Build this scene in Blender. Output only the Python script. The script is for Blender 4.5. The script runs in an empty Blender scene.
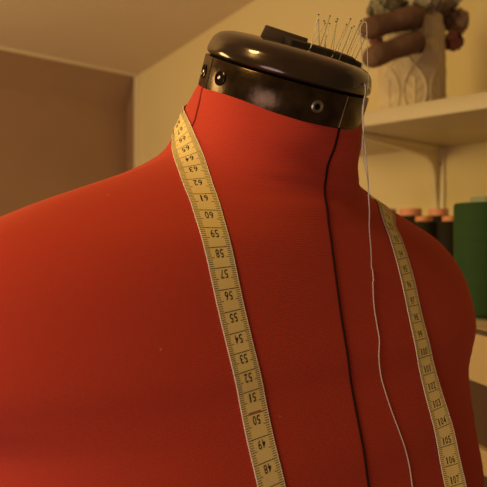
import bpy, bmesh, math, random
from mathutils import Vector, Matrix
from mathutils.bvhtree import BVHTree
random.seed(7)
SC = bpy.context.scene
COL = SC.collection
PI = math.pi
F = 700.0          # focal length in pixels of the 487 px frame
S = 0.8            # drawing unit -> metres (applied at the end)
FLOOR = -1.45 / S  # floor height in drawing units, camera at height 0 until the end

# ------------------------------------------------------------------ helpers
def P(px, py, d):
    return Vector(((px - 243.5) / F * d, d, (243.5 - py) / F * d))

def srgb(r, g, b):
    f = lambda c: (c / 255 / 12.92) if c / 255 <= .04045 else ((c / 255 + .055) / 1.055) ** 2.4
    return (f(r), f(g), f(b), 1)

def mat(name, col, rough=.6, metal=0, bump=None, var=None, coat=0, sheen=0, spec=None):
    m = bpy.data.materials.new(name); m.use_nodes = True
    nt = m.node_tree; b = nt.nodes['Principled BSDF']
    b.inputs['Base Color'].default_value = col if len(col) == 4 else (*col, 1)
    b.inputs['Roughness'].default_value = rough
    b.inputs['Metallic'].default_value = metal
    b.inputs['Coat Weight'].default_value = coat
    b.inputs['Sheen Weight'].default_value = sheen
    if spec is not None: b.inputs['Specular IOR Level'].default_value = spec
    tc = nt.nodes.new('ShaderNodeTexCoord')
    if var:                                     # (scale, second colour, low, high)
        n = nt.nodes.new('ShaderNodeTexNoise'); n.inputs['Scale'].default_value = var[0]; n.inputs['Detail'].default_value = 4
        nt.links.new(tc.outputs['Object'], n.inputs['Vector'])
        r = nt.nodes.new('ShaderNodeValToRGB')
        r.color_ramp.elements[0].position = var[2]; r.color_ramp.elements[1].position = var[3]
        r.color_ramp.elements[0].color = col if len(col) == 4 else (*col, 1)
        r.color_ramp.elements[1].color = var[1] if len(var[1]) == 4 else (*var[1], 1)
        nt.links.new(n.outputs['Fac'], r.inputs['Fac']); nt.links.new(r.outputs['Color'], b.inputs['Base Color'])
    if bump:                                    # (scale, strength, distance)
        n = nt.nodes.new('ShaderNodeTexNoise'); n.inputs['Scale'].default_value = bump[0]; n.inputs['Detail'].default_value = 3
        nt.links.new(tc.outputs['Object'], n.inputs['Vector'])
        bp = nt.nodes.new('ShaderNodeBump'); bp.inputs['Strength'].default_value = bump[1]; bp.inputs['Distance'].default_value = bump[2]
        nt.links.new(n.outputs['Fac'], bp.inputs['Height']); nt.links.new(bp.outputs['Normal'], b.inputs['Normal'])
    return m

def link(name, bm, m, parent=None, smooth=True):
    me = bpy.data.meshes.new(name)
    bmesh.ops.recalc_face_normals(bm, faces=bm.faces[:])
    bm.to_mesh(me); bm.free()
    if smooth:
        for p in me.polygons: p.use_smooth = True
        me.set_sharp_from_angle(angle=math.radians(40))
    o = bpy.data.objects.new(name, me); COL.objects.link(o)
    me.materials.append(m)
    if parent: o.parent = parent
    return o

def tag(o, label=None, cat=None, group=None, kind=None):
    if label: o['label'] = label
    if cat: o['category'] = cat
    if group: o['group'] = group
    if kind: o['kind'] = kind
    return o

def thing(name, label, cat, loc, group=None):
    o = bpy.data.objects.new(name, None); COL.objects.link(o); o.location = loc
    o.empty_display_size = .02
    return tag(o, label, cat, group)

def settle(root):
    """children were built in scene coordinates: move their meshes into the frame of the root"""
    for c in root.children:
        c.data.transform(Matrix.Translation(-root.location))
        for g in c.children: g.data.transform(Matrix.Translation(-root.location))

def centre(o):
    """top-level mesh built in scene coordinates: put its origin at its base"""
    vs = [v.co for v in o.data.vertices]
    c = Vector(((min(v.x for v in vs) + max(v.x for v in vs)) / 2, (min(v.y for v in vs) + max(v.y for v in vs)) / 2, min(v.z for v in vs)))
    o.data.transform(Matrix.Translation(-c)); o.location = c
    return o

def add_box(bm, c, ax, ay, az, bev=0):
    """box with centre c and half axis vectors"""
    b2 = bmesh.new()
    vs = [b2.verts.new(c + ax * i + ay * j + az * k) for i in (-1, 1) for j in (-1, 1) for k in (-1, 1)]
    for f in ((0,1,3,2),(4,6,7,5),(0,4,5,1),(2,3,7,6),(0,2,6,4),(1,5,7,3)): b2.faces.new([vs[i] for i in f])
    if bev: bmesh.ops.bevel(b2, geom=b2.edges[:], offset=bev, segments=3, profile=.5, affect='EDGES')
    join(bm, b2)

def join(bm, b2):
    me = bpy.data.meshes.new('tmp'); bmesh.ops.recalc_face_normals(b2, faces=b2.faces[:]); b2.to_mesh(me); b2.free(); bm.from_mesh(me); bpy.data.meshes.remove(me)

def frames(pts):
    ts = []
    for i in range(len(pts)):
        a = pts[max(i - 1, 0)]; b = pts[min(i + 1, len(pts) - 1)]
        t = (b - a); t.normalize(); ts.append(t)
    n = ts[0].orthogonal().normalized(); out = []
    for t in ts:
        n = (n - t * n.dot(t)).normalized(); out.append((t, n, t.cross(n)))
    return out

def add_tube(bm, pts, rad, seg=8, cap=True):
    fr = frames(pts); rings = []
    for i, (p, (t, n, b)) in enumerate(zip(pts, fr)):
        r = rad(i / (len(pts) - 1)) if callable(rad) else rad
        rings.append([bm.verts.new(p + (n * math.cos(2 * PI * k / seg) + b * math.sin(2 * PI * k / seg)) * r) for k in range(seg)])
    for a, b in zip(rings, rings[1:]):
        for k in range(seg): bm.faces.new((a[k], a[(k + 1) % seg], b[(k + 1) % seg], b[k]))
    if cap:
        bm.faces.new(rings[0][::-1]); bm.faces.new(rings[-1])

def add_lathe(bm, o, ex, ey, ez, prof, seg=64, closed=False):
    """prof: list of (radius, height) around axis ez"""
    rings = []
    for r, h in prof:
        if r < 1e-7: rings.append([bm.verts.new(o + ez * h)])
        else: rings.append([bm.verts.new(o + ez * h + ex * (r * math.cos(2 * PI * k / seg)) + ey * (r * math.sin(2 * PI * k / seg))) for k in range(seg)])
    prs = list(zip(rings, rings[1:]))
    if closed: prs.append((rings[-1], rings[0]))
    for a, b in prs:
        for k in range(seg):
            k2 = (k + 1) % seg
            if len(a) == 1 and len(b) == 1: continue
            if len(a) == 1: bm.faces.new((a[0], b[k2], b[k]))
            elif len(b) == 1: bm.faces.new((a[k], a[k2], b[0]))
            else: bm.faces.new((a[k], a[k2], b[k2], b[k]))

def catmull(p0, p1, p2, p3, t):
    return [0.5 * ((2 * b) + (-a + c) * t + (2 * a - 5 * b + 4 * c - d) * t * t + (-a + 3 * b - 3 * c + d) * t ** 3) for a, b, c, d in zip(p0, p1, p2, p3)]

def spline(pts, sub):
    out = []
    n = len(pts)
    for i in range(n - 1):
        for k in range(sub):
            out.append(catmull(pts[max(i - 1, 0)], pts[i], pts[i + 1], pts[min(i + 2, n - 1)], k / sub))
    out.append(list(pts[-1])); return out

X, Y, Z = Vector((1, 0, 0)), Vector((0, 1, 0)), Vector((0, 0, 1))

# ------------------------------------------------------------------ materials
def fabric_material():
    m = mat('red_jersey', (.50, .047, .024, 1), rough=.85, sheen=.25)
    nt = m.node_tree; b = nt.nodes['Principled BSDF']; tc = nt.nodes.new('ShaderNodeTexCoord')
    b.inputs['Sheen Tint'].default_value = (1, .35, .2, 1); b.inputs['Specular IOR Level'].default_value = .15
    mp = nt.nodes.new('ShaderNodeMapping'); mp.inputs['Rotation'].default_value = (math.radians(4), math.radians(5), 0)
    nt.links.new(tc.outputs['Object'], mp.inputs['Vector'])
    w = nt.nodes.new('ShaderNodeTexWave'); w.bands_direction = 'Z'; w.inputs['Scale'].default_value = 400; w.inputs['Distortion'].default_value = .5
    w.inputs['Detail'].default_value = 2; w.inputs['Detail Scale'].default_value = 3
    nt.links.new(mp.outputs['Vector'], w.inputs['Vector'])
    n = nt.nodes.new('ShaderNodeTexNoise'); n.inputs['Scale'].default_value = 900; n.inputs['Detail'].default_value = 2
    nt.links.new(tc.outputs['Object'], n.inputs['Vector'])
    ad = nt.nodes.new('ShaderNodeMath'); ad.operation = 'MULTIPLY_ADD'; ad.inputs[1].default_value = .9
    nt.links.new(n.outputs['Fac'], ad.inputs[0]); nt.links.new(w.outputs['Fac'], ad.inputs[2])
    bp = nt.nodes.new('ShaderNodeBump'); bp.inputs['Strength'].default_value = .22; bp.inputs['Distance'].default_value = .0005
    nt.links.new(ad.outputs[0], bp.inputs['Height']); nt.links.new(bp.outputs['Normal'], b.inputs['Normal'])
    # faint yarn colour variation and pale lint specks
    mx = nt.nodes.new('ShaderNodeMix'); mx.data_type = 'RGBA'
    mx.inputs['A'].default_value = (.46, .042, .021, 1); mx.inputs['B'].default_value = (.53, .052, .026, 1)
    nt.links.new(ad.outputs[0], mx.inputs['Factor'])
    v = nt.nodes.new('ShaderNodeTexVoronoi'); v.inputs['Scale'].default_value = 60; v.inputs['Randomness'].default_value = 1
    nt.links.new(tc.outputs['Object'], v.inputs['Vector'])
    r = nt.nodes.new('ShaderNodeValToRGB'); r.color_ramp.elements[0].position = .018; r.color_ramp.elements[1].position = .03
    r.color_ramp.elements[0].color = (.45,) * 3 + (1,); r.color_ramp.elements[1].color = (0, 0, 0, 1)
    nt.links.new(v.outputs['Distance'], r.inputs['Fac'])
    m2 = nt.nodes.new('ShaderNodeMix'); m2.data_type = 'RGBA'; m2.inputs['B'].default_value = (.8, .45, .35, 1)
    nt.links.new(r.outputs['Color'], m2.inputs['Factor']); nt.links.new(mx.outputs['Result'], m2.inputs['A'])
    nt.links.new(m2.outputs['Result'], b.inputs['Base Color'])
    return m
M = dict(
    red=fabric_material(),
    seam=mat('seam_thread', (.025, .008, .005, 1), .9, spec=.1),
    seam_red=mat('seam_red', (.26, .016, .010, 1), .9),
    dome=mat('bronze_brown_gloss', (.042, .023, .010, 1), .2, metal=.5, coat=.7, var=(60, (.07, .04, .018, 1), .4, .8), bump=(14, .12, .002)),
    band=mat('bronze_band', (.036, .021, .009, 1), .24, metal=.8, var=(120, (.09, .054, .024, 1), .35, .75), bump=(70, .5, .0012)),
    gap=mat('dark_gap', (.006, .004, .003, 1), .8, spec=.05),
    steel=mat('steel', (.62, .60, .55, 1), .28, metal=1),
    pinhead=mat('pin_head_steel', (.30, .27, .22, 1), .35, metal=1),
    pinshaft=mat('pin_steel', (.34, .31, .25, 1), .45, metal=1),
    knob=mat('knob_plastic', (.065, .040, .022, 1), .4, bump=(200, .1, .0005)),
    pad=mat('dark_magnet_pad', (.020, .012, .006, 1), .45, var=(260, (.08, .05, .025, 1), .6, .75)),
    tape=mat('tape_vinyl', (.90, .70, .27, 1), .5, var=(50, (.84, .64, .23, 1), .3, .7), bump=(900, .08, .0002)),
    tape_edge=mat('tape_edge', (.85, .80, .62, 1), .45),
    ink=mat('black_ink', (.012, .012, .014, 1), .5),
    redink=mat('red_ink', (.45, .07, .03, 1), .5),
    thread=mat('silver_thread', (.55, .52, .46, 1), .5, bump=(2500, .5, .0003)),
    wall=mat('cream_paint', (.84, .72, .40, 1), .85, bump=(40, .1, .002), var=(3, (.80, .68, .37, 1), .3, .8)),
    wall_l=mat('recess_brown_shade', (.36, .22, .13, 1), .7, var=(5, (.32, .19, .11, 1), .3, .7)),  # brown of the recess, darkened to carry the shade inside it
    ceil=mat('ceiling_paint', (.76, .62, .44, 1), .85, var=(3, (.72, .58, .40, 1), .3, .7)),
    trim=mat('trim_paint', (.82, .72, .50, 1), .6),
    floor=mat('floor_boards', (.25, .14, .07, 1), .5, var=(8, (.32, .19, .10, 1), .3, .7)),
    shelf=mat('shelf_laminate', (.60, .51, .36, 1), .45, var=(20, (.56, .47, .33, 1), .3, .7)),
    bracket=mat('bracket_enamel', (.80, .70, .44, 1), .4),
    planter=mat('embossed_ceramic', (.64, .52, .33, 1), .6, var=(30, (.58, .47, .30, 1), .3, .7)),
    roll=mat('brown_bark', (.20, .115, .07, 1), .85, bump=(60, .6, .003), var=(35, (.13, .06, .035, 1), .35, .7)),
    rollin=mat('dark_bark_end', (.035, .022, .018, 1), .9),
    white_petal=mat('white_petal', (.46, .39, .27, 1), .7, bump=(80, .3, .002)),
    peach_petal=mat('peach_petal', (.42, .28, .17, 1), .7),
    pink_petal=mat('pink_petal', (.32, .12, .09, 1), .7, var=(60, (.27, .09, .07, 1), .3, .7)),
    leaf=mat('grey_green_leaf', (.24, .22, .12, 1), .75, var=(50, (.36, .31, .19, 1), .3, .7)),
    stem=mat('brown_stem', (.10, .06, .035, 1), .8),
    desk=mat('pale_desk', (.78, .62, .38, 1), .5, var=(12, (.72, .56, .33, 1), .3, .7)),
    desk_edge=mat('shaded_edge', (.11, .085, .045, 1), .6),  # worktop edge, its shade put into the colour
    desk_dark=mat('gap_shade_plinth_brown', (.12, .065, .042, 1), .7),
    pink_core=mat('pink_spool_core', (.72, .30, .20, 1), .5),
    orange_core=mat('orange_spool_core', (.66, .27, .13, 1), .5),
    grey_core=mat('grey_green_core', (.24, .30, .22, 1), .5),
)
def wound(name, col, col2, scale=330):
    m = mat(name, col, rough=.7, spec=.2); nt = m.node_tree; b = nt.nodes['Principled BSDF']
    tc = nt.nodes.new('ShaderNodeTexCoord'); w = nt.nodes.new('ShaderNodeTexWave'); w.bands_direction = 'Z'
    w.inputs['Scale'].default_value = scale; w.inputs['Distortion'].default_value = 1.5; w.inputs['Detail Scale'].default_value = 4
    nt.links.new(tc.outputs['Object'], w.inputs['Vector'])
    n = nt.nodes.new('ShaderNodeTexNoise'); n.inputs['Scale'].default_value = 30
    mp = nt.nodes.new('ShaderNodeMapping'); mp.inputs['Scale'].default_value = (.3, .3, 8)
    nt.links.new(tc.outputs['Object'], mp.inputs['Vector']); nt.links.new(mp.outputs['Vector'], n.inputs['Vector'])
    mx = nt.nodes.new('ShaderNodeMix'); mx.data_type = 'RGBA'; mx.inputs['A'].default_value = col; mx.inputs['B'].default_value = col2
    nt.links.new(n.outputs['Fac'], mx.inputs['Factor']); nt.links.new(mx.outputs['Result'], b.inputs['Base Color'])
    bp = nt.nodes.new('ShaderNodeBump'); bp.inputs['Strength'].default_value = .4; bp.inputs['Distance'].default_value = .0006
    nt.links.new(w.outputs['Fac'], bp.inputs['Height']); nt.links.new(bp.outputs['Normal'], b.inputs['Normal'])
    return m
M['green'] = wound('green_thread', (.020, .058, .022, 1), (.030, .080, .030, 1))
M['dark1'] = wound('dark_olive_thread', (.016, .015, .007, 1), (.026, .022, .010, 1))
M['dark2'] = wound('near_black_thread', (.010, .009, .006, 1), (.016, .013, .009, 1))

# ------------------------------------------------------------------ dress form
TH = math.radians(42)
O = Vector((.015, .46, 0))
L = Vector((math.cos(TH), math.sin(TH), 0))       # towards the form's own left shoulder
H = Vector((math.sin(TH), -math.cos(TH), 0))      # the way the form faces
def body(s, y, z): return O + L * s + H * y + Z * z

ROWS = [  # z, y, tilt, half width, front, back, exponent in front, exponent at the back
    (0.096, 0.018, 22.6, 0.0505, 0.0505, 0.0505, 2, 2),
    (0.088, 0.0145, 22.6, 0.0552, 0.0515, 0.055, 2, 2),
    (0.078, 0.0075, 22, 0.0572, 0.055, 0.0565, 2.25, 2),
    (0.068, 0, 21, 0.0605, 0.0572, 0.056, 2.4, 1.95),
    (0.058, -0.004, 19, 0.0665, 0.0588, 0.056, 2.35, 1.75),
    (0.05, -0.007, 16, 0.077, 0.06, 0.06, 2.05, 1.5),
    (0.04, -0.009, 12, 0.101, 0.0615, 0.067, 1.75, 1.38),
    (0.03, -0.01, 8, 0.13, 0.0632, 0.077, 1.68, 1.42),
    (0.018, -0.01, 5, 0.162, 0.064, 0.088, 1.75, 1.6),
    (0.003, -0.008, 2, 0.193, 0.064, 0.1, 1.95, 1.85),
    (-0.02, -0.005, 0, 0.2165, 0.0645, 0.104, 2.15, 2.15),
    (-0.045, -0.002, 0, 0.2245, 0.066, 0.107, 2.3, 2.3),
    (-0.066, 0, 0, 0.223, 0.0685, 0.11, 2.4, 2.4),
    (-0.08, 0, 0, 0.214, 0.0707, 0.11, 2.45, 2.45),
    (-0.09, 0, 0, 0.204, 0.073, 0.112, 2.5, 2.5),
    (-0.1, 0, 0, 0.1985, 0.0755, 0.112, 2.5, 2.5),
    (-0.12, 0, 0, 0.1965, 0.0805, 0.113, 2.5, 2.5),
    (-0.14, 0, 0, 0.1985, 0.084, 0.113, 2.5, 2.5),
    (-0.2, 0, 0, 0.2, 0.095, 0.11, 2.4, 2.4),
    (-0.3, 0, 0, 0.16, 0.078, 0.09, 2.1, 2.1),
    (-0.4, 0, 0, 0.145, 0.08, 0.095, 2.2, 2.2),
    (-0.52, 0, 0, 0.175, 0.1, 0.125, 2.3, 2.3),
    (-0.6, 0, 0, 0.178, 0.1, 0.125, 2.3, 2.3),
]
def torso_point(row, phi):
    z, yc, T, a, f, b, n, nb = row; T = math.radians(T)
    c, s = math.cos(phi), math.sin(phi)
    if s < 0: n = nb
    X_ = math.copysign(abs(c) ** (2 / n), c) * a
    r = math.copysign(abs(s) ** (2 / n), s) * (f if s > 0 else b)
    return body(X_, yc + r * math.cos(T), z - r * math.sin(T))
SP = spline(ROWS, 8)
bm = bmesh.new(); NS = 160; rings = []
def phis():
    return [2 * PI * k / NS for k in range(NS)]
for row in SP: rings.append([bm.verts.new(torso_point(row, p)) for p in phis()])
for a, b in zip(rings, rings[1:]):
    for k in range(NS): bm.faces.new((a[k], b[k], b[(k + 1) % NS], a[(k + 1) % NS]))
bm.faces.new(rings[0]); bm.faces.new(rings[-1][::-1])
for _ in range(5):
    bmesh.ops.smooth_vert(bm, verts=[v for r in rings[20:-3] for v in r], factor=.5, use_axis_x=True, use_axis_y=True, use_axis_z=True)
bm.verts.ensure_lookup_table()
BVH = BVHTree.FromBMesh(bm)
form = thing('dress_form', 'red jersey dress form with a brown neck cap, measuring tape around its neck', 'mannequin', Vector((O.x, O.y, FLOOR)))
torso = link('torso', bm, M['red'], form)

def hit(px, py):
    d = P(px, py, 1).normalized(); loc, nor, _, _ = BVH.ray_cast(Vector((0, 0, 0)), d)
    if loc is None: return None
    if nor.dot(d) > 0: nor = -nor
    return loc, nor
def surf(p):
    loc, nor, _, _ = BVH.find_nearest(p)
    if nor.dot(loc - body(0, 0, loc.z)) < 0: nor = -nor
    return loc, nor

# centre front seam
def seam_line(rows, phi, r0, name, m):
    pts = []
    for row in rows:
        l, n = surf(torso_point(row, phi)); pts.append(l + n * r0 * .15)
    b = bmesh.new(); add_tube(b, pts, r0, 8); return link(name, b, m, form)
seam_line([r for r in SP if r[0] < .089 and r[0] > -.59], PI / 2, .0008, 'centre_seam', M['seam'])
pts = [hit(x, y) for x, y in ((203.5, 84), (202, 90), (200, 100), (197.5, 110), (195, 120), (190.5, 130), (187, 138))]
pts = [a[0] + a[1] * .0001 for a in pts if a]
b = bmesh.new(); add_tube(b, pts, .0006, 8); link('side_seam', b, M['seam_red'], form)
seam_line([r for r in SP if r[0] < .089 and r[0] > -.59], -PI / 2, .0006, 'back_seam', M['seam_red'])

# neck cap
T = math.radians(22.6)
C = body(0, .0217, .106) + Vector((-.0016, 0, .0004))
N = Z * math.cos(T) + H * math.sin(T)
E2 = H * math.cos(T) - Z * math.sin(T)
R = .0535
def cap_dir(phi): p = math.radians(phi); return L * math.cos(p) + E2 * math.sin(p)
b = bmesh.new()
add_lathe(b, C, L, E2, N, [(R - .0025, -.0195), (R - .0004, -.0197), (R, -.0190), (R, -.0006), (R - .0004, 0), (R - .0028, 0), (R - .0028, -.0002)], 128, closed=True)
link('neck_band', b, M['band'], form)
b = bmesh.new()
add_lathe(b, C, L, E2, N, [(0, -.004), (R - .003, -.004), (R - .003, .0016), (0, .0016)], 96); link('cap_plug', b, M['gap'], form)
DPROF = [(0, .001), (R - .004, .001), (R - .0022, .0011), (R - .0006, .0022), (R - .0002, .0045), (R - .0010, .0080), (R - .0026, .0120), (R - .0066, .0155), (R - .0140, .0176), (R - .0270, .0187), (R - .040, .0190), (0, .0191)]
prof = spline(DPROF[2:], 4)
b = bmesh.new(); add_lathe(b, C, L, E2, N, DPROF[:2] + [tuple(p) for p in prof[:-1]] + [(0, .0191)], 128)
link('cap_dome', b, M['dome'], form)
def dome_h(r):
    q = DPROF[5:]
    for (r1, h1), (r2, h2) in zip(q, q[1:]):
        if r2 <= r <= r1: return h1 + (h2 - h1) * (r1 - r) / (r1 - r2)
    return q[0][1]
# seams in the band
for ph in (90, 192):
    d = cap_dir(ph); t = N.cross(d)
    b = bmesh.new(); add_box(b, C + d * R - N * .0097, t * .00022, d * .0002, N * .0092)
    link('band_joint', b, M['steel' if ph == 90 else 'gap'], form)
# screw and holes
def band_disc(ph, r, name, m, kind):
    d = cap_dir(ph); t = N.cross(d); c = C + d * (R - .0004) - N * .0098
    b = bmesh.new()
    if kind == 'screw':
        add_lathe(b, c, t, N, d, [(0, .0002), (r * .45, .0003), (r * .5, .0010), (r * .8, .0014), (r, .0009), (r, -.0004)], 32)
        o = link(name, b, m, form)
        b = bmesh.new()
        for k in range(2):
            u = t if k else N; v = N if k else t
            add_box(b, c + d * .0004, u * r * .42, v * r * .10, d * .0006)
        link('cross_recess', b, M['gap'], o)
    else:
        add_lathe(b, c, t, N, d, [(r, .0003), (r * 1.08, .0008), (r * .95, .0011), (r * .86, .0006)], 32, closed=True)
        o = link(name, b, M['band'], form)
        b = bmesh.new(); add_lathe(b, c, t, N, d, [(0, .0005), (r * .9, .00055), (r * .9, -.001)], 32); link('hole', b, M['gap'], o)
        b = bmesh.new(); add_lathe(b, c - t * r * .25, t, N, d, [(0, .0008), (r * .16, .0008), (r * .26, .0005)], 20); link('hole_glint', b, M['steel'], o)  # small steel disc set in as the highlight inside the hole
band_disc(111, .0037, 'screw', M['pinhead'], 'screw')
band_disc(179, .0042, 'screw_hole', M['band'], 'hole')
band_disc(203, .0042, 'screw_hole', M['band'], 'hole')
band_disc(22, .0030, 'screw', M['pinhead'], 'screw')
band_disc(292, .0030, 'screw', M['pinhead'], 'screw')
# turning knob on the dome: bar across the picture
SR = (X - N * X.dot(N)).normalized()               # across, on the cap plane
SF = SR.cross(N)                                   # towards the camera side
if SF.y > 0: SF = -SF
b = bmesh.new()
kc = C + N * .0215 - SR * .0085 + SF * -.001
b2 = bmesh.new()
hv = []
for i, (w0, h0, h1) in enumerate(((-.0145, -.0028, .0047), (.0145, -.0028, .0035))):
    for sgn in (-1, 1):
        hv.append((kc + SR * w0 + SF * sgn * .006 + N * h0, kc + SR * (w0 * .90 if w0 < 0 else w0) + SF * sgn * .0045 + N * h1))
vv = [[b2.verts.new(a), b2.verts.new(c)] for a, c in hv]
A0, A1, B0, B1 = vv[0], vv[1], vv[2], vv[3]
for f in ((A0[0], A0[1], A1[1], A1[0]), (B0[0], B1[0], B1[1], B0[1]), (A0[0], B0[0], B0[1], A0[1]), (A1[0], A1[1], B1[1], B1[0]), (A0[1], B0[1], B1[1], A1[1]), (A0[0], A1[0], B1[0], B0[0])): b2.faces.new(f)
bmesh.ops.recalc_face_normals(b2, faces=b2.faces[:])
bmesh.ops.bevel(b2, geom=b2.edges[:], offset=.0005, segments=2, affect='EDGES', profile=.5)
join(b, b2); link('knob', b, M['knob'], form)
# stand under the torso
b = bmesh.new()
add_lathe(b, Vector((O.x, O.y, 0)), X, Y, Z, [(0, -.62), (.09, -.62), (.10, -.61), (.10, -.595), (0, -.595)], 48); link('base_plate', b, M['knob'], form)
b = bmesh.new(); add_tube(b, [Vector((O.x, O.y, z)) for z in (-.60, -1.0, FLOOR + .12)], .014, 20); link('pole', b, M['steel'], form)
for k in range(3):
    a = 2 * PI * k / 3 + .4; d = Vector((math.cos(a), math.sin(a), 0)); o0 = Vector((O.x, O.y, FLOOR))
    b = bmesh.new(); add_tube(b, [o0 + Z * .16 , o0 + d * .08 + Z * .13, o0 + d * .19 + Z * .014, o0 + d * .22 + Z * .0135], .012, 12); link('leg', b, M['knob'], form)

# ------------------------------------------------------------------ measuring tape
CM = .01235; HW = .0083; TT = .0004
left_px = [(271, 487), (259.8, 440), (251, 396), (245.5, 370), (235.5, 329), (226.5, 290), (217.5, 248), (212.4, 229), (206, 207), (200, 190), (196.5, 180), (191.5, 165), (187.3, 152), (184.0, 142), (181.8, 133)]
right_px = [(379.8, 203), (386.5, 218), (395, 239), (402.5, 263), (409, 288.7), (417.7, 330), (422.8, 356), (431.6, 398), (442, 441), (450.5, 487)]
path = []   # (point, normal)
# below the frame the left end keeps hanging on the chest
h0 = hit(271, 486); h1 = hit(262, 450)
dv = (h0[0] - h1[0]).normalized()
for k in range(8, 0, -1):
    l, n = surf(h0[0] + dv * .012 * k); path.append((l, n))
for x, y in left_px:
    h = hit(x, y if y < 487 else 486.5); path.append((h[0], h[1]))
# over the side of the neck and round the nape
def neckpt(phi, f):
    """point on the torso on angle phi, between rows f (index into SP)"""
    i = int(f); t = f - i
    p = torso_point(SP[i], phi).lerp(torso_point(SP[i + 1], phi), t); return surf(p)
BACK = [(203, 24.8), (215, 24), (228, 23.5), (240, 23), (254, 22.5), (272, 22.5), (292, 23), (312, 24), (332, 25), (346, 27), (356, 31), (364, 36)]
for ph, f in BACK: path.append(neckpt(math.radians(ph), f))
for x, y in right_px:
    h = hit(x, min(y, 486.5)); path.append((h[0], h[1]))
h0 = hit(450.5, 486); h1 = hit(443, 446); dv = (h0[0] - h1[0]).normalized()
for k in range(1, 8):
    l, n = surf(h0[0] + dv * .012 * k); path.append((l, n))
raw = [list(p) + list(n) for p, n in path]
den = spline(raw, 12)
pos = [Vector(r[:3]) for r in den]; nor = [Vector(r[3:]).normalized() for r in den]
# smooth the path, keep it on the cloth
for _ in range(12):
    q = pos[:]; m_ = nor[:]
    for i in range(1, len(pos) - 1):
        q[i] = (pos[i - 1] + pos[i] * 2 + pos[i + 1]) / 4; m_[i] = (nor[i - 1] + nor[i] * 2 + nor[i + 1]).normalized()
    pos, nor = q, m_
pos = [surf(p)[0] for p in pos]
for _ in range(4): pos = [pos[0]] + [(pos[i - 1] + pos[i] * 2 + pos[i + 1]) / 4 for i in range(1, len(pos) - 1)] + [pos[-1]]
arc = [0]
for a, b_ in zip(pos, pos[1:]): arc.append(arc[-1] + (b_ - a).length)
def at_arc(u):
    import bisect
    i = min(max(bisect.bisect_right(arc, u) - 1, 0), len(arc) - 2)
    t = (u - arc[i]) / max(arc[i + 1] - arc[i], 1e-9)
    p = pos[i].lerp(pos[i + 1], t); n = nor[i].lerp(nor[i + 1], t).normalized()
    a = pos[max(i - 2, 0)]; c = pos[min(i + 3, len(pos) - 1)]
    T_ = (c - a).normalized(); n = (n - T_ * n.dot(T_)).normalized()
    return p, T_, n, T_.cross(n)
STEP = .0016
NU = int(arc[-1] / STEP); NV = 8
# tabulate lifts: each cross line rides the cloth at its highest spot, so the tape stays straight across
grid = []
for i in range(NU + 1):
    u = arc[-1] * i / NU; p, T_, n, W = at_arc(u)
    lifts = []
    for j in range(NV + 1):
        v = -HW + 2 * HW * j / NV; q = p + W * v
        loc, nn = surf(q); lifts.append((loc - q).dot(n))
    grid.append([p, T_, n, W, lifts])
for i, g in enumerate(grid):
    # linear + slight give
    l = g[4]; a0 = sum(l) / len(l); sl = sum((2 * j / NV - 1) * l[j] for j in range(NV + 1)) / sum((2 * j / NV - 1) ** 2 for j in range(NV + 1))
    fit = [a0 + sl * (2 * j / NV - 1) for j in range(NV + 1)]
    up = max(l[j] - fit[j] for j in range(NV + 1)) + .0004
    g.append(fit[0] + up); g.append(fit[-1] + up)
for _ in range(10):
    e = [(g[5], g[6]) for g in grid]
    for i in range(1, len(grid) - 1):
        grid[i][5] = max(e[i][0], (e[i - 1][0] + e[i][0] * 2 + e[i + 1][0]) / 4) * .5 + (e[i - 1][0] + e[i][0] * 2 + e[i + 1][0]) / 8
        grid[i][6] = max(e[i][1], (e[i - 1][1] + e[i][1] * 2 + e[i + 1][1]) / 4) * .5 + (e[i - 1][1] + e[i][1] * 2 + e[i + 1][1]) / 8
# low on the far chest the outer edge of the tape stands a little off the cloth
for i, g in enumerate(grid):
    if i > NU * .6:
        y = 243.5 - F * g[0].z / g[0].y; k = min(max((y - 300) / 190, 0), 1); k = k * k * (3 - 2 * k)
        if g[3].x > 0: g[6] += .0062 * k
        else: g[5] += .0062 * k
def tape_pt(u, v, h):
    """u along, v across (-HW..HW), h above the tape's under side"""
    x = min(max(u / arc[-1] * NU, 0), NU - 1e-6); i = int(x); t = x - i
    out = []
    for g in (grid[i], grid[i + 1]):
        k = (v / HW + 1) / 2
        out.append(g[0] + g[3] * v + g[2] * (g[5] * (1 - k) + g[6] * k + h))
    return out[0].lerp(out[1], t)
def ink_patch(bm, u0, u1, v0, v1, h=TT + .00005):
    nu = max(1, int((u1 - u0) / STEP)); nv = max(1, int((v1 - v0) / .003))
    g = [[bm.verts.new(tape_pt(u0 + (u1 - u0) * i / nu, v0 + (v1 - v0) * j / nv, h)) for j in range(nv + 1)] for i in range(nu + 1)]
    for i in range(nu):
        for j in range(nv): bm.faces.new((g[i][j], g[i + 1][j], g[i + 1][j + 1], g[i][j + 1]))
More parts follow.
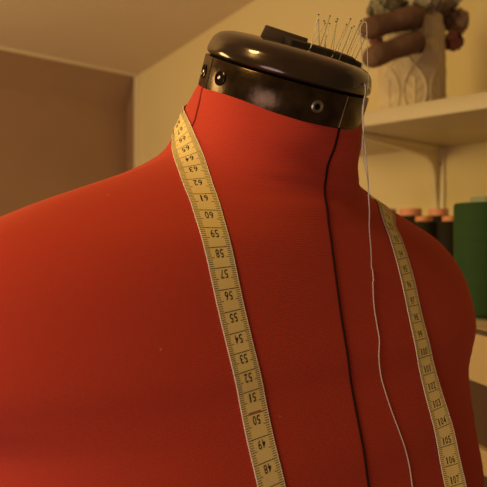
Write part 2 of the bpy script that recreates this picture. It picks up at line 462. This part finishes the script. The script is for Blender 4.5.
# find where line 57 (left) and 104 (right) sit
def to_px(p): return (243.5 + F * p.x / p.y, 243.5 - F * p.z / p.y)
def arc_at_y(y, lo, hi):
    best = None
    for i in range(len(pos)):
        if lo <= i / len(pos) <= hi and pos[i].y > 0:
            d = abs(to_px(pos[i])[1] - y)
            if best is None or d < best[0]: best = (d, arc[i])
    return best[1]
AL = [(50, 414.5), (54, 331), (57, 268), (59, 228.4), (61, 195), (63, 167.5)]
AR = [(94, 259), (97, 306), (100, 356), (104, 427), (107, 485)]
ANCH = [(c, arc_at_y(y, 0, .42)) for c, y in AL] + [(c, arc_at_y(y, .6, 1)) for c, y in AR]
for (c1, u1), (c2, u2) in zip(ANCH, ANCH[1:]): print('TAPE', c1, c2, round((u2 - u1) / (c2 - c1), 5))
def u_of(cm):
    """arc position of a centimetre line"""
    a = ANCH
    if cm <= a[0][0]: return a[0][1] + (cm - a[0][0]) * CM
    if cm >= a[-1][0]: return a[-1][1] + (cm - a[-1][0]) * CM
    k = max(i for i in range(len(a) - 1) if a[i][0] <= cm)
    def slope(i):
        if i == 0 or i == len(a) - 1: return CM
        return min((a[i + 1][1] - a[i - 1][1]) / (a[i + 1][0] - a[i - 1][0]), CM * 1.15)
    h = a[k + 1][0] - a[k][0]; t = (cm - a[k][0]) / h; m0 = slope(k) * h; m1 = slope(k + 1) * h
    return (2*t**3-3*t*t+1)*a[k][1] + (t**3-2*t*t+t)*m0 + (-2*t**3+3*t*t)*a[k+1][1] + (t**3-t*t)*m1
tape = thing('tape_measure', 'yellow tape measure draped round the neck of the red form', 'tape measure', body(0, .05, .03))
b = bmesh.new()
vsn = NV
sec = []
for i in range(NU + 1):
    u = arc[-1] * i / NU
    top = [b.verts.new(tape_pt(u, -HW + 2 * HW * j / vsn, TT)) for j in range(vsn + 1)]
    bot = [b.verts.new(tape_pt(u, -HW + 2 * HW * j / vsn, 0)) for j in range(vsn + 1)]
    sec.append((top, bot))
for (t0, b0), (t1, b1) in zip(sec, sec[1:]):
    for j in range(vsn):
        b.faces.new((t0[j], t1[j], t1[j + 1], t0[j + 1])); b.faces.new((b0[j], b0[j + 1], b1[j + 1], b1[j]))
    b.faces.new((t0[0], b0[0], b1[0], t1[0])); b.faces.new((t0[-1], t1[-1], b1[-1], b0[-1]))
for t0, b0 in (sec[0], sec[-1]):
    for j in range(vsn): b.faces.new((t0[j], t0[j + 1], b0[j + 1], b0[j]))
link('strip', b, M['tape'], tape)
for sgn in (-1, 1):
    b = bmesh.new(); pts = [tape_pt(arc[-1] * i / NU, sgn * (HW - .0001), TT * .6) for i in range(NU + 1)]
    add_tube(b, pts, .00028, 6); link('stitched_edge', b, M['tape_edge'], tape)
# print: millimetre ticks, centimetre lines, numbers
b = bmesh.new()
def lim(u): return .001 < u < arc[-1] - .001
for c in range(38, 116):
    for mm in range(10):
        u = u_of(c + mm / 10)
        if not lim(u): continue
        w = .00016 if mm else .0002
        if mm == 0: ink_patch(b, u - w, u + w, -HW, HW)
        else:
            ln = .0045 if mm == 5 else .0031
            ink_patch(b, u - w, u + w, -HW + .0002, -HW + ln); ink_patch(b, u - w, u + w, HW - ln, HW - .0002)
    if c == 50 and lim(u_of(c)):
        br = bmesh.new(); ink_patch(br, u_of(c) + .0004, u_of(c) + .0010, -HW * .5, HW * .5); link('red_mark', br, M['redink'], tape, smooth=False)
fc = {}
def glyph(ch):
    if ch not in fc:
        cu = bpy.data.curves.new('g', 'FONT'); cu.body = ch; cu.size = 1; cu.resolution_u = 4; cu.offset = .012
        ob = bpy.data.objects.new('g', cu); COL.objects.link(ob)
        dg = bpy.context.evaluated_depsgraph_get(); me = ob.evaluated_get(dg).to_mesh()
        vs = [v.co.copy() for v in me.vertices]; fs = [list(p.vertices) for p in me.polygons]
        ob.evaluated_get(dg).to_mesh_clear(); bpy.data.objects.remove(ob); bpy.data.curves.remove(cu)
        x0 = min(v.x for v in vs); x1 = max(v.x for v in vs); y0 = min(v.y for v in vs); y1 = max(v.y for v in vs)
        fc[ch] = ([((v.x - x0) / (x1 - x0), (v.y - y0) / (y1 - y0)) for v in vs], fs)
    return fc[ch]
GH = .0046; GW = .0021; GG = .0006
for c in range(39, 116):
    s_ = str(c); uB = u_of(c) - .0011
    if not (lim(uB) and lim(uB - GH)): continue
    tot = len(s_) * GW + (len(s_) - 1) * GG
    for i, ch in enumerate(s_):
        # reading direction: baseline faces growing numbers; across direction = -W or +W
        x0 = -tot / 2 + i * (GW + GG)
        w = GW * (.45 if ch == '1' else 1); x0 += (GW - w) / 2
        vs, fs = glyph(ch); bv = []
        for gx, gy in vs: bv.append(b.verts.new(tape_pt(uB - GH * gy, -(x0 + w * gx), TT + .00006)))
        for f in fs:
            try: b.faces.new([bv[k] for k in f])
            except ValueError: pass
link('printed_scale', b, M['ink'], tape, smooth=False)

# ------------------------------------------------------------------ pin pad, pins and thread
def cap_pt(a, f, h=0):
    """a across, f towards camera, on the dome"""
    r = math.hypot(a, f); return C + SR * a + SF * f + N * (dome_h(r) + h)
# dark pad lying on the dome
b = bmesh.new(); g = []; NA = 24
pad_f = lambda t: .010 - .004 * t
PH = .0034
for i in range(NA + 1):
    t = i / NA; a = -.010 + .052 * t; wv = .0085 * (1 if t < .75 else math.sqrt(max(0, 1 - ((t - .75) / .26) ** 2)) * .8 + .2)
    if t < .05: wv *= .8
    hh = PH * (1 if t < .9 else .75)
    row = []
    for fo, h in ((-wv, -.0006), (-wv, hh * .8), (-wv * .85, hh), (0, hh * 1.1), (wv * .85, hh), (wv, hh * .8), (wv, -.0006)):
        row.append(b.verts.new(cap_pt(a, pad_f(t) + fo, h)))
    g.append(row)
for r0, r1 in zip(g, g[1:]):
    for j in range(6): b.faces.new((r0[j], r1[j], r1[j + 1], r0[j + 1]))
    b.faces.new((r0[6], r1[6], r1[0], r0[0]))
b.faces.new(g[0]); b.faces.new(g[-1][::-1])
o = tag(link('pin_pad', b, M['pad']), 'dark magnetic strip lying on the neck cap with steel pins standing in it', 'pin holder'); centre(o)
PINS = [((318.6, 14.7), (311, 46)), ((325, 23.5), (310.5, 47.5)), ((318.5, 20), (319.5, 56)), ((330, 16), (317.5, 54)), ((324.3, 21), (326, 57)),
        ((329.5, 23.5), (322, 56)), ((337.5, 19), (329, 57.5)), ((336, 21.5), (332.5, 58)), ((346.5, 24.5), (332, 57)), ((350.5, 19), (334.5, 58.5)),
        ((351.8, 28), (339, 60)), ((354, 26.5), (341.5, 61.5)), ((361, 20.5), (343.5, 62)), ((364.2, 19), (345, 64)), ((362, 33), (347.5, 66)), ((368, 31.5), (351, 68.5))]
order = ['first', 'second', 'third', 'fourth', 'fifth', 'sixth', 'seventh', 'eighth', 'ninth', 'tenth', 'eleventh', 'twelfth', 'thirteenth', 'fourteenth', 'fifteenth', 'last']
PINS.sort(key=lambda q: q[0][0])
pad_bvh = BVHTree.FromObject(o, bpy.context.evaluated_depsgraph_get())
for i, ((hx, hy), (bx, by)) in enumerate(PINS):
    # foot: on the pad at the pixel; head: a little to the front or back of the foot
    p = None
    for dy in range(0, 16):
        l, n, _, _ = pad_bvh.ray_cast(-o.location, P(bx, by + dy, 1).normalized())
        if l is not None: p = l + o.location; break
    if p is None: print('PIN MISS', i); p = P(bx, by, C.y)
    hd = P(hx, hy, p.y + (-.006 + .012 * ((i * 7) % 5) / 4))
    d = (hd - p).normalized()
    last = i == len(PINS) - 1
    t = thing('pin', 'thin steel pin in the neck cap cluster, %s from the left by its head' % order[i] if not last else 'thin steel pin at the right end of the cluster, its head furthest right', 'pin', p - d * .0008, 'steel pins on the neck cap')
    b = bmesh.new(); add_tube(b, [p - d * .0008, p, hd], lambda q: .00026, 8); link('shaft', b, M['pinshaft'], t)
    b = bmesh.new(); e1 = d.orthogonal().normalized(); e2 = d.cross(e1)
    add_lathe(b, hd, e1, e2, d, [(0, -.0003), (.0005, -.0002), (.00068, 0), (.0005, .0003), (0, .0005)], 12); link('head', b, M['pinhead'], t)
    settle(t)

# thread from the tallest pins, down past the cap, over the chest
def thread_pts(pxs, off, free):
    out = []
    for (x, y, d) in pxs:
        if d is None:
            h = hit(x, y)
            out.append(list(h[0] + h[1] * off) if h else list(P(x, y, .40)))
        else: out.append(list(P(x, y, d)))
    return [Vector(v) for v in spline(out, 8)]
TA = [(364.2, 22, .432), (361, 26, .431), (360.3, 33, .430), (361.5, 50, .429), (363, 75, .424), (365.5, 90, .408), (364, 100, .402), (362.3, 112, .402), (363.2, 128, .404), (364.6, 140, .407), (366.3, 160, .4105), (368, 178, .4145), (368.5, 196, .4185), (369.5, 212, .423), (369.3, 228, .428), (371, 250, .4355)]
TB = [(364.2, 22, .432), (366.5, 24, .431), (367, 40, .430), (367.5, 60, .428), (368.3, 82, .420), (367, 93, .408), (364.6, 103, .4025), (363.0, 113, .4015), (363.8, 128, .4035), (362.5, 145, .4075), (363.5, 160, .4105), (367.2, 178, .4140), (368.8, 196, .4182), (369.6, 212, .4228)]
dn = [(370.6, 268), (372, 285), (373, 305), (376, 325), (378.4, 340), (378, 358), (380, 376), (385, 394), (391, 412), (398.5, 432), (404, 448), (408, 464), (410.5, 480), (411.3, 486)]
def clear(pts, off):
    out = []
    for p in pts:
        x, y = to_px(p); h = hit(x, y)
        if h and p.y > h[0].y - off * 1.5 and p.z < .075: p = h[0] + h[1] * off
        out.append(p)
    return out
b = bmesh.new()
ta = thread_pts(TA + [(x, y, None) for x, y in dn], .0007, 0)
ta = clear(ta, .0007); hh0 = ta[-1]; dv = (ta[-1] - ta[-6]).normalized(); l, n = surf(hh0 + dv * .03); l2, n2 = surf(hh0 + dv * .07)
ta += [l + n * .0007, l2 + n2 * .0007]
add_tube(b, ta, .00036, 6)
tb = thread_pts(TB, .0009, 0); tb = clear(tb, .0010)
add_tube(b, tb, .00026, 6)
o = tag(link('sewing_thread', b, M['thread']), 'pale grey sewing thread hanging from the pins down the red chest', 'thread'); centre(o)
settle(form); settle(tape)

# ------------------------------------------------------------------ room
a44 = math.radians(44)
Wd = Vector((-math.sin(a44), math.cos(a44), 0))      # along the right wall, away from camera
Wn = Vector((-math.cos(a44), -math.sin(a44), 0))     # out of the right wall into the room
W0 = Vector((.3425, 1.22, 0))
def wallpt(px, py, off=0):
    k = (px - 243.5) / F; o_ = W0 + Wn * off
    t = (o_.x - k * o_.y) / (k * Wd.y - Wd.x); p = o_ + Wd * t
    return Vector((p.x, p.y, (243.5 - py) / F * p.y))
K = wallpt(137, 76); K2 = wallpt(185, 45)
def slab(name, pts, off, m, kind='structure'):
    b = bmesh.new(); v = [b.verts.new(p) for p in pts]; w = [b.verts.new(p + off) for p in pts]; n = len(pts)
    b.faces.new(v); b.faces.new(w[::-1])
    for i in range(n): b.faces.new((v[i], w[i], w[(i + 1) % n], v[(i + 1) % n]))
    o = link(name, b, m, smooth=False); o['kind'] = kind; centre(o); return o
rise = (K2 - K); rise = rise / Vector((rise.x, rise.y)).length   # slope of the ceiling along the right wall
far = 1.9
K0 = Vector((K.x, K.y, 0))
top = K - rise * far * 1.0
R0 = K0 - Wd * far
def z_ceil(t): return K.z + rise.z * -(-t)      # t = distance from corner towards the camera
slope = (K2.z - K.z) / Vector(((K2 - K).x, (K2 - K).y)).length
# right wall
slab('wall_right', [Vector((K0.x, K0.y, FLOOR)), K, K - Wd * far + Z * slope * far, Vector((R0.x, R0.y, FLOOR))], -Wn * .06, M['wall'])
# sloping ceiling
q = Wn * 1.9
slab('ceiling', [K - Wn * .06, K - Wd * far + Z * slope * far - Wn * .06, K - Wd * far + Z * slope * far + q, K + q], Z * .06, M['ceil'])
# recess on the left: frame strip, soffit and brown back
D = Wd * .045
zs = K.z - .078
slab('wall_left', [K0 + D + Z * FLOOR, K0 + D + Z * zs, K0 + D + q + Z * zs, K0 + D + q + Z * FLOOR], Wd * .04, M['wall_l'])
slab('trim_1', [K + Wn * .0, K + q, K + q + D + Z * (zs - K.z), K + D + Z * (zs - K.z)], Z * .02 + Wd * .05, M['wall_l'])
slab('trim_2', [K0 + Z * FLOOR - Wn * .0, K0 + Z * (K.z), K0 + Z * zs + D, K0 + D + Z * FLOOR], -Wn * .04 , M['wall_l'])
# pale edge along the ceiling and the corner
b = bmesh.new(); add_box(b, K + q / 2 + Z * .001 - Wd * .004, q / 2, Wd * .005, Z * .005, .002); o = link('trim_3', b, M['trim']); o['kind'] = 'structure'; centre(o)
b = bmesh.new(); add_box(b, K0 + Z * ((K.z + FLOOR) / 2) - Wd * .006 + Wn * .004, Wn * .006, Wd * .008, Z * ((K.z - FLOOR) / 2 - .004), .002); o = link('trim_4', b, M['trim']); o['kind'] = 'structure'; centre(o)
# floor
slab('floor', [R0 - Wn * .06 + Z * FLOOR, K0 - Wn * .06 + Wd * .1 + Z * FLOOR, K0 + q + Wd * .1 + Z * FLOOR, R0 + q + Z * FLOOR], -Z * .05, M['floor'])

# ------------------------------------------------------------------ upper shelf with bracket
SD = .27
uz = (243.5 - 147) / F * 1.22           # under side
th = .0215
sh = thing('wall_shelf', 'cream wall shelf carrying the embossed planter of flowers', 'shelf', W0 + Z * uz)
b = bmesh.new()
c0 = W0 + Wn * (SD / 2 + .0005) + Z * (uz + th / 2) + Wd * -.22
add_box(b, c0, Wd * .40, Wn * SD / 2, Z * th / 2, .001); link('board', b, M['shelf'], sh)
BW = wallpt(438, 147); bc = Vector((BW.x, BW.y, uz))
b = bmesh.new()
def ext(bm_, outline, base, half):
    v = [bm_.verts.new(base + Wn * x + Z * z - Wd * half) for x, z in outline]; w = [bm_.verts.new(base + Wn * x + Z * z + Wd * half) for x, z in outline]
    n = len(outline); bm_.faces.new(v); bm_.faces.new(w[::-1])
    for i in range(n): bm_.faces.new((v[i], w[i], w[(i + 1) % n], v[(i + 1) % n]))
ext(b, [(.001, -.0005), (.24, -.0005), (.24, -.006), (.12, -.013), (.045, -.020), (.026, -.032), (.018, -.052), (.010, -.11), (.007, -.16), (.001, -.16)], bc, .0045)
link('web', b, M['bracket'], sh)
b = bmesh.new(); add_box(b, bc + Wn * .003 - Z * .083, Wd * .014, Wn * .002, Z * .082, .001); link('wall_plate', b, M['bracket'], sh)
b = bmesh.new(); add_box(b, bc + Wn * .121 - Z * .0028, Wd * .010, Wn * .119, Z * .0022, .001); link('arm', b, M['bracket'], sh)
b = bmesh.new(); add_lathe(b, bc + Wn * .0045 - Z * .03 - Wd * .0078, Wd, Z, Wn, [(0, .0015), (.0022, .001), (.0026, 0)], 16); link('screw', b, M['pinhead'], sh)
settle(sh)

# ------------------------------------------------------------------ embossed planter
zt = uz + th + .0003
def shelfpt(px, d): k = (px - 243.5) / F; return Vector((k * d, d, zt))
PD = 1.04
pc = shelfpt(412, PD); PR = .0475
def ogee(u, v):
    """raised leaf outline on a cell u,v in -1..1: returns height"""
    w = .86 * math.cos(v * PI / 2) ** .8 if abs(v) < 1 else 0
    e = abs(u) - w; h = 0
    h += .9 * math.exp(-(e / .10) ** 2)
    if abs(u) < w - .1:
        h += .55 * math.exp(-(u / .06) ** 2) * (1 if abs(v) < .6 else 0)
        h += .28 * (.5 + .5 * math.cos((v * 14 - abs(u) * 6)))
    elif abs(u) > w + .12: h += .22 * (.5 + .5 * math.cos((abs(u) * 9 + abs(v) * 9)))
    return h
b = bmesh.new(); HH = .142; NZ = 130; NA_ = 300; rings = []
def squircle(a, n=3.2): return 1 / ((abs(math.cos(a)) ** n + abs(math.sin(a)) ** n) ** (1 / n))
cell_a = 2 * PI / 8
for i in range(NZ + 1):
    z = HH * i / NZ; row = []
    base = PR * (.93 + .07 * min(1, z / .02)) * (1 - .03 * (z / HH))
    for k in range(NA_):
        a = 2 * PI * k / NA_
        u = (((a + 2.12) / cell_a) % 1) * 2 - 1; v = (((z + .0094) / .0728) % 1) * 2 - 1
        hgt = ogee(u, v) * .0028 if .002 < z < HH - .002 else 0
        r = base * squircle(a + .5, 2.6) * .97 + hgt
        row.append(b.verts.new(pc + Vector((r * math.cos(a), r * math.sin(a), z))))
    rings.append(row)
inner = [[b.verts.new(pc + (v.co - pc - Z * (v.co.z - pc.z)) * .9 + Z * zz) for v in rings[-1]] for zz in (HH, HH * .6)]
allr = rings + inner
for r0, r1 in zip(allr, allr[1:]):
    for k in range(NA_): b.faces.new((r0[k], r0[(k + 1) % NA_], r1[(k + 1) % NA_], r1[k]))
b.faces.new(rings[0][::-1]); b.faces.new(inner[-1])
pl = tag(link('planter', b, M['planter']), 'cream planter embossed with pointed leaves, standing on the upper shelf', 'planter'); centre(pl)

# rolled bark pieces in front of the planter
def bark(p0, p1, r, label):
    t = thing('bark_roll', label, 'bark roll', p1, 'brown bark rolls leaning at the planter')
    ax = (p1 - p0); ln = ax.length; ax.normalize(); e1 = (Z - ax * Z.dot(ax)).normalized(); e2 = ax.cross(e1)
    b = bmesh.new(); rg = []
    for i in range(33):
        q = i / 32; k = math.sqrt(max(0, 1 - ((.16 - q) / .16) ** 2)) if q < .16 else 1
        k = .25 + .75 * k if q < .16 else 1 + .05 * math.sin(q * 9)
        rg.append([b.verts.new(p0 + ax * ln * q + (e1 * math.cos(2 * PI * j / 32) * .86 + e2 * math.sin(2 * PI * j / 32)) * r * k * (1 + .05 * math.sin(j * 2 * PI / 32 * 3 + q * 3) + .03 * random.uniform(-1, 1) * (q > .05))) for j in range(32)])
    for a_, c_ in zip(rg, rg[1:]):
        for j in range(32): b.faces.new((a_[j], a_[(j + 1) % 32], c_[(j + 1) % 32], c_[j]))
    b.faces.new(rg[0]); link('outer_curl', b, M['roll'], t)
    b = bmesh.new(); add_lathe(b, p1, e1, e2, ax, [(r * 1.0, -.002), (r * .9, .0), (r * .55, -.001), (r * .5, -.006), (0, -.008)], 32); link('dark_end', b, M['rollin'], t)
    settle(t)
bark(P(361, 31, .955), P(418, 16, .972), .0175, 'upper brown bark roll in front of the planter below the green foliage')
bark(P(365, 60, .945), P(418, 41, .970), .0170, 'lower brown bark roll in front of the planter side')

# flowers
def blob_cluster(bm, c, r, n, pr, petals, m=None, sq=1):
    for _ in range(n):
        d = Vector((random.gauss(0, 1), random.gauss(0, 1), random.gauss(0, 1))).normalized()
        q = c + Vector((d.x, d.y, d.z * sq)) * r * random.uniform(.75, 1)
        e1 = d.orthogonal().normalized(); e1.rotate(Matrix.Rotation(random.uniform(0, 6), 3, d)); e2 = d.cross(e1)
        for k in range(petals):
            a = 2 * PI * k / petals; u = e1 * math.cos(a) + e2 * math.sin(a); w = d.cross(u)
            v0 = bm.verts.new(q); tip = []
            for s1, s2, s3 in ((.35, -.40, .08), (.8, -.5, .25), (1.1, 0, .32), (.8, .5, .25), (.35, .40, .08)):
                tip.append(bm.verts.new(q + u * pr * s1 + w * pr * s2 + d * pr * s3))
            lo = bm.verts.new(q + u * pr * .6 - d * pr * .12)
            seq = [v0] + tip
            for i in range(len(seq)):
                bm.faces.new((seq[i], seq[(i + 1) % len(seq)], lo))
            bm.faces.new(seq)
    
def flower(name, label, cat, c, r, n, pr, petals, m, sq=1, group=None):
    rim = pc + Z * (HH * .62)
    k = (c - pc); k.z = 0; 
    if k.length > PR * .6: k = k.normalized() * PR * .6
    foot = rim + k
    t = thing(name, label, cat, foot, group)
    b = bmesh.new(); blob_cluster(b, c, r, n, pr, petals, sq=sq)
    core = bmesh.new(); bmesh.ops.create_icosphere(core, subdivisions=2, radius=r * .8, matrix=Matrix.Translation(c) @ Matrix.Diagonal((1, 1, sq, 1))); join(b, core)
    link('blossom' if cat == 'flower' else 'leaves', b, m, t)
    top_ = Vector((foot.x, foot.y, max(pc.z + HH + .012, c.z - .0)))
    mid = (foot + c) / 2; mid = Vector((foot.x * .6 + c.x * .4, foot.y * .6 + c.y * .4, pc.z + HH + .01))
    b = bmesh.new(); add_tube(b, [Vector(v) for v in spline([list(foot), list(foot.lerp(mid, .6) + Z * .01), list(mid), list(c)], 5)], .0016, 8); link('stem', b, M['stem'], t)
    settle(t)
fg = 'flowers in the embossed planter'
flower('hydrangea', 'large cream hydrangea head above the middle of the planter', 'flower', P(424, 1, 1.0), .026, 70, .0075, 4, M['white_petal'], .8, fg)
flower('hydrangea', 'smaller cream hydrangea head further back over the planter', 'flower', P(446, 0, 1.06), .022, 46, .0075, 4, M['white_petal'], .8, fg)
flower('dried_bloom', 'faded peach bloom on the right side of the planter', 'flower', P(456, 22, 1.07), .020, 40, .008, 4, M['peach_petal'], .9, fg)
flower('pink_flower', 'dusty pink flower drooping right of the planter', 'flower', P(453, 41, 1.04), .0125, 26, .0085, 5, M['pink_petal'], .8, fg)
flower('pink_flower', 'small pink flower between the two bark rolls', 'flower', P(376, 40, .99), .008, 14, .0055, 5, M['pink_petal'], .8, fg)
flower('foliage', 'grey green foliage cluster above the upper bark roll', 'foliage', P(384, 9, 1.01), .024, 90, .0065, 3, M['leaf'], .75, fg)
flower('foliage', 'grey green foliage tuft beside the cream hydrangea', 'foliage', P(402, 3, 1.04), .020, 60, .0065, 3, M['leaf'], .75, fg)
flower('brown_sprig', 'dark brown dried sprig at the right rim of the planter', 'foliage', P(445, 20, 1.03), .010, 26, .006, 3, M['stem'], 1.3, fg)

# ------------------------------------------------------------------ desk and spools
zd = -.0845
dd = Vector((-.19, .982, 0)).normalized(); dr = Vector((dd.y, -dd.x, 0))     # along left side (away), to the right
e0 = P(475, 327, .705); e0.z = 0
near = e0 - dd * .25
ln = .55; wd = .18
# stops short of the wall
desk = thing('desk', 'pale side table with a shade-darkened edge under the thread spools', 'table', near + Z * FLOOR)
def deskbox(name, z0, z1, inset, m, par=desk, l0=0, l1=ln, w=wd):
    b = bmesh.new()
    lo = near + dd * l0; hi = near + dd * l1
    ps = [lo + dr * inset, hi + dr * inset, ]
    # right side follows the wall
    def toWall(p, gap=.004):
        t = (W0 + Wn * gap - p).dot(Wn) / dr.dot(Wn); return p + dr * t
    ps += [toWall(ps[1]), toWall(ps[0])]
    v = [b.verts.new(Vector((p.x, p.y, z0))) for p in ps]; w_ = [b.verts.new(Vector((p.x, p.y, z1))) for p in ps]
    b.faces.new(v[::-1]); b.faces.new(w_)
    for i in range(4): b.faces.new((v[i], v[(i + 1) % 4], w_[(i + 1) % 4], w_[i]))
    return link(name, b, m, par, smooth=False)
# how far back can the desk go before the left edge meets the wall
tmax = (W0 + Wn * .01 - near).dot(Wn) / dd.dot(Wn)
ln = min(tmax, 1.2) - .004
deskbox('worktop', zd - .0008, zd, 0, M['desk'], l1=ln)
deskbox('edge_shade', zd - .0062, zd - .0008, .0, M['desk_edge'], l1=ln)
deskbox('drawer_front', zd - .054, zd - .0062, -.0015, M['desk'], l1=ln)
deskbox('gap_shade', zd - .118, zd - .054, .004, M['desk_dark'], l1=ln)  # box across the open gap, dark brown standing in for its shade
deskbox('lower_rail', zd - .142, zd - .118, -.002, M['desk'], l1=ln)
deskbox('plinth', FLOOR, zd - .142, .006, M['desk_dark'], l1=ln)
settle(desk)

def spool(px, d, rb, ztop, rc, ch, mb, mc, label, group):
    k = (px - 243.5) / F; c = Vector((k * d, d, zd + .0003))
    t = thing('thread_spool', label, 'thread spool', c, group)
    b = bmesh.new(); h = ztop - zd
    add_lathe(b, c, X, Y, Z, [(0, .003), (rb * .9, .003), (rb, .006), (rb, h - .003), (rb * .95, h - .0005), (rc * 1.02, h), (0, h)], 64); link('wound_thread', b, mb, t)
    b = bmesh.new()
    add_lathe(b, c, X, Y, Z, [(rc * .6, 0), (rb * .8, 0), (rb * .8, .003), (rc, .004), (rc, h + ch - .001), (rc * .96, h + ch), (rc * .62, h + ch), (rc * .6, h + ch - .001)], 48, closed=True); link('core', b, mc, t)
    settle(t)
g2 = 'thread spools on the side table'
spool(486.5, .79, .0358, .0455, .0175, .0065, M['green'], M['grey_core'], 'tall green thread spool at the right edge of the picture', g2)
zr = (243.5 - 216) / F
spool(385.5, 1.09, .0205, zr * 1.09, .0165, .0105, M['dark1'], M['pink_core'], 'back row dark spool with pink core, half hidden by the form', g2)
spool(410.5, 1.05, .0205, zr * 1.05, .0165, .0105, M['dark1'], M['pink_core'], 'back row dark spool with pink core, middle of the back row', g2)
spool(438.5, 1.01, .0190, zr * 1.01, .0140, .0100, M['dark1'], M['pink_core'], 'back row dark spool with pink core, nearest the green spool', g2)
zr2 = (243.5 - 221.5) / F
spool(423.8, .93, .0185, zr2 * .93, .0110, .0065, M['dark1'], M['orange_core'], 'front row dark spool with orange core, left of the pair', g2)
spool(450.5, .90, .0165, zr2 * .90, .0105, .0065, M['dark2'], M['orange_core'], 'front row near-black spool with orange core beside the green spool', g2)

# ------------------------------------------------------------------ scale to metres, camera height 1.45
MT = Matrix.Scale(S, 4)
done = set()
for o in list(SC.objects):
    if o.type == 'MESH' and o.data.name not in done:
        done.add(o.data.name); o.data.transform(MT)
    if o.parent is None: o.location = o.location * S + Vector((0, 0, 1.45))
    else: o.location = o.location * S

# ------------------------------------------------------------------ camera, light
cam = bpy.data.cameras.new('camera'); co = bpy.data.objects.new('camera', cam); COL.objects.link(co)
co.location = (0, 0, 1.45); co.rotation_euler = (PI / 2, 0, 0)
cam.sensor_width = 36; cam.lens = 36 * F / 487; cam.clip_start = .01
cam.dof.use_dof = True; cam.dof.focus_distance = .415 * S; cam.dof.aperture_fstop = 17
SC.camera = co
def area(name, loc, target, size, power, col):
    l = bpy.data.lights.new(name, 'AREA'); l.shape = 'DISK'; l.size = size; l.energy = power; l.color = col
    o = bpy.data.objects.new(name, l); COL.objects.link(o); o.location = loc
    o.rotation_euler = (Vector(target) - Vector(loc)).to_track_quat('-Z', 'Y').to_euler(); return o
sl = bpy.data.lights.new('key_spot', 'SPOT'); sl.energy = 17; sl.color = (1, .66, .24); sl.spot_size = math.radians(62); sl.spot_blend = 1; sl.shadow_soft_size = .09
so = bpy.data.objects.new('key_spot', sl); COL.objects.link(so); so.location = (-.42, -.10, 1.98)
so.rotation_euler = (Vector((-.03, .32, 1.52)) - so.location).to_track_quat('-Z', 'Y').to_euler()
area('wall_fill', (-.62, .50, 1.60), (.15, 1.05, 1.50), .30, 3.5, (1, .69, .27))  # unseen fill added to brighten the right wall and shelf underside
area('low_fill', (-.5, -.5, 1.1), (0, .4, 1.3), .6, 3.2, (.92, .70, .74))  # unseen fill added low on the left to lift the shadows
w = bpy.data.worlds.new('world'); SC.world = w; w.use_nodes = True
w.node_tree.nodes['Background'].inputs[0].default_value = (1, .62, .30, 1); w.node_tree.nodes['Background'].inputs[1].default_value = .12
SC.view_settings.view_transform = 'Standard'; SC.view_settings.look = 'None'; SC.view_settings.gamma = 1
SC.view_settings.exposure = 0; SC.view_settings.use_curve_mapping = False
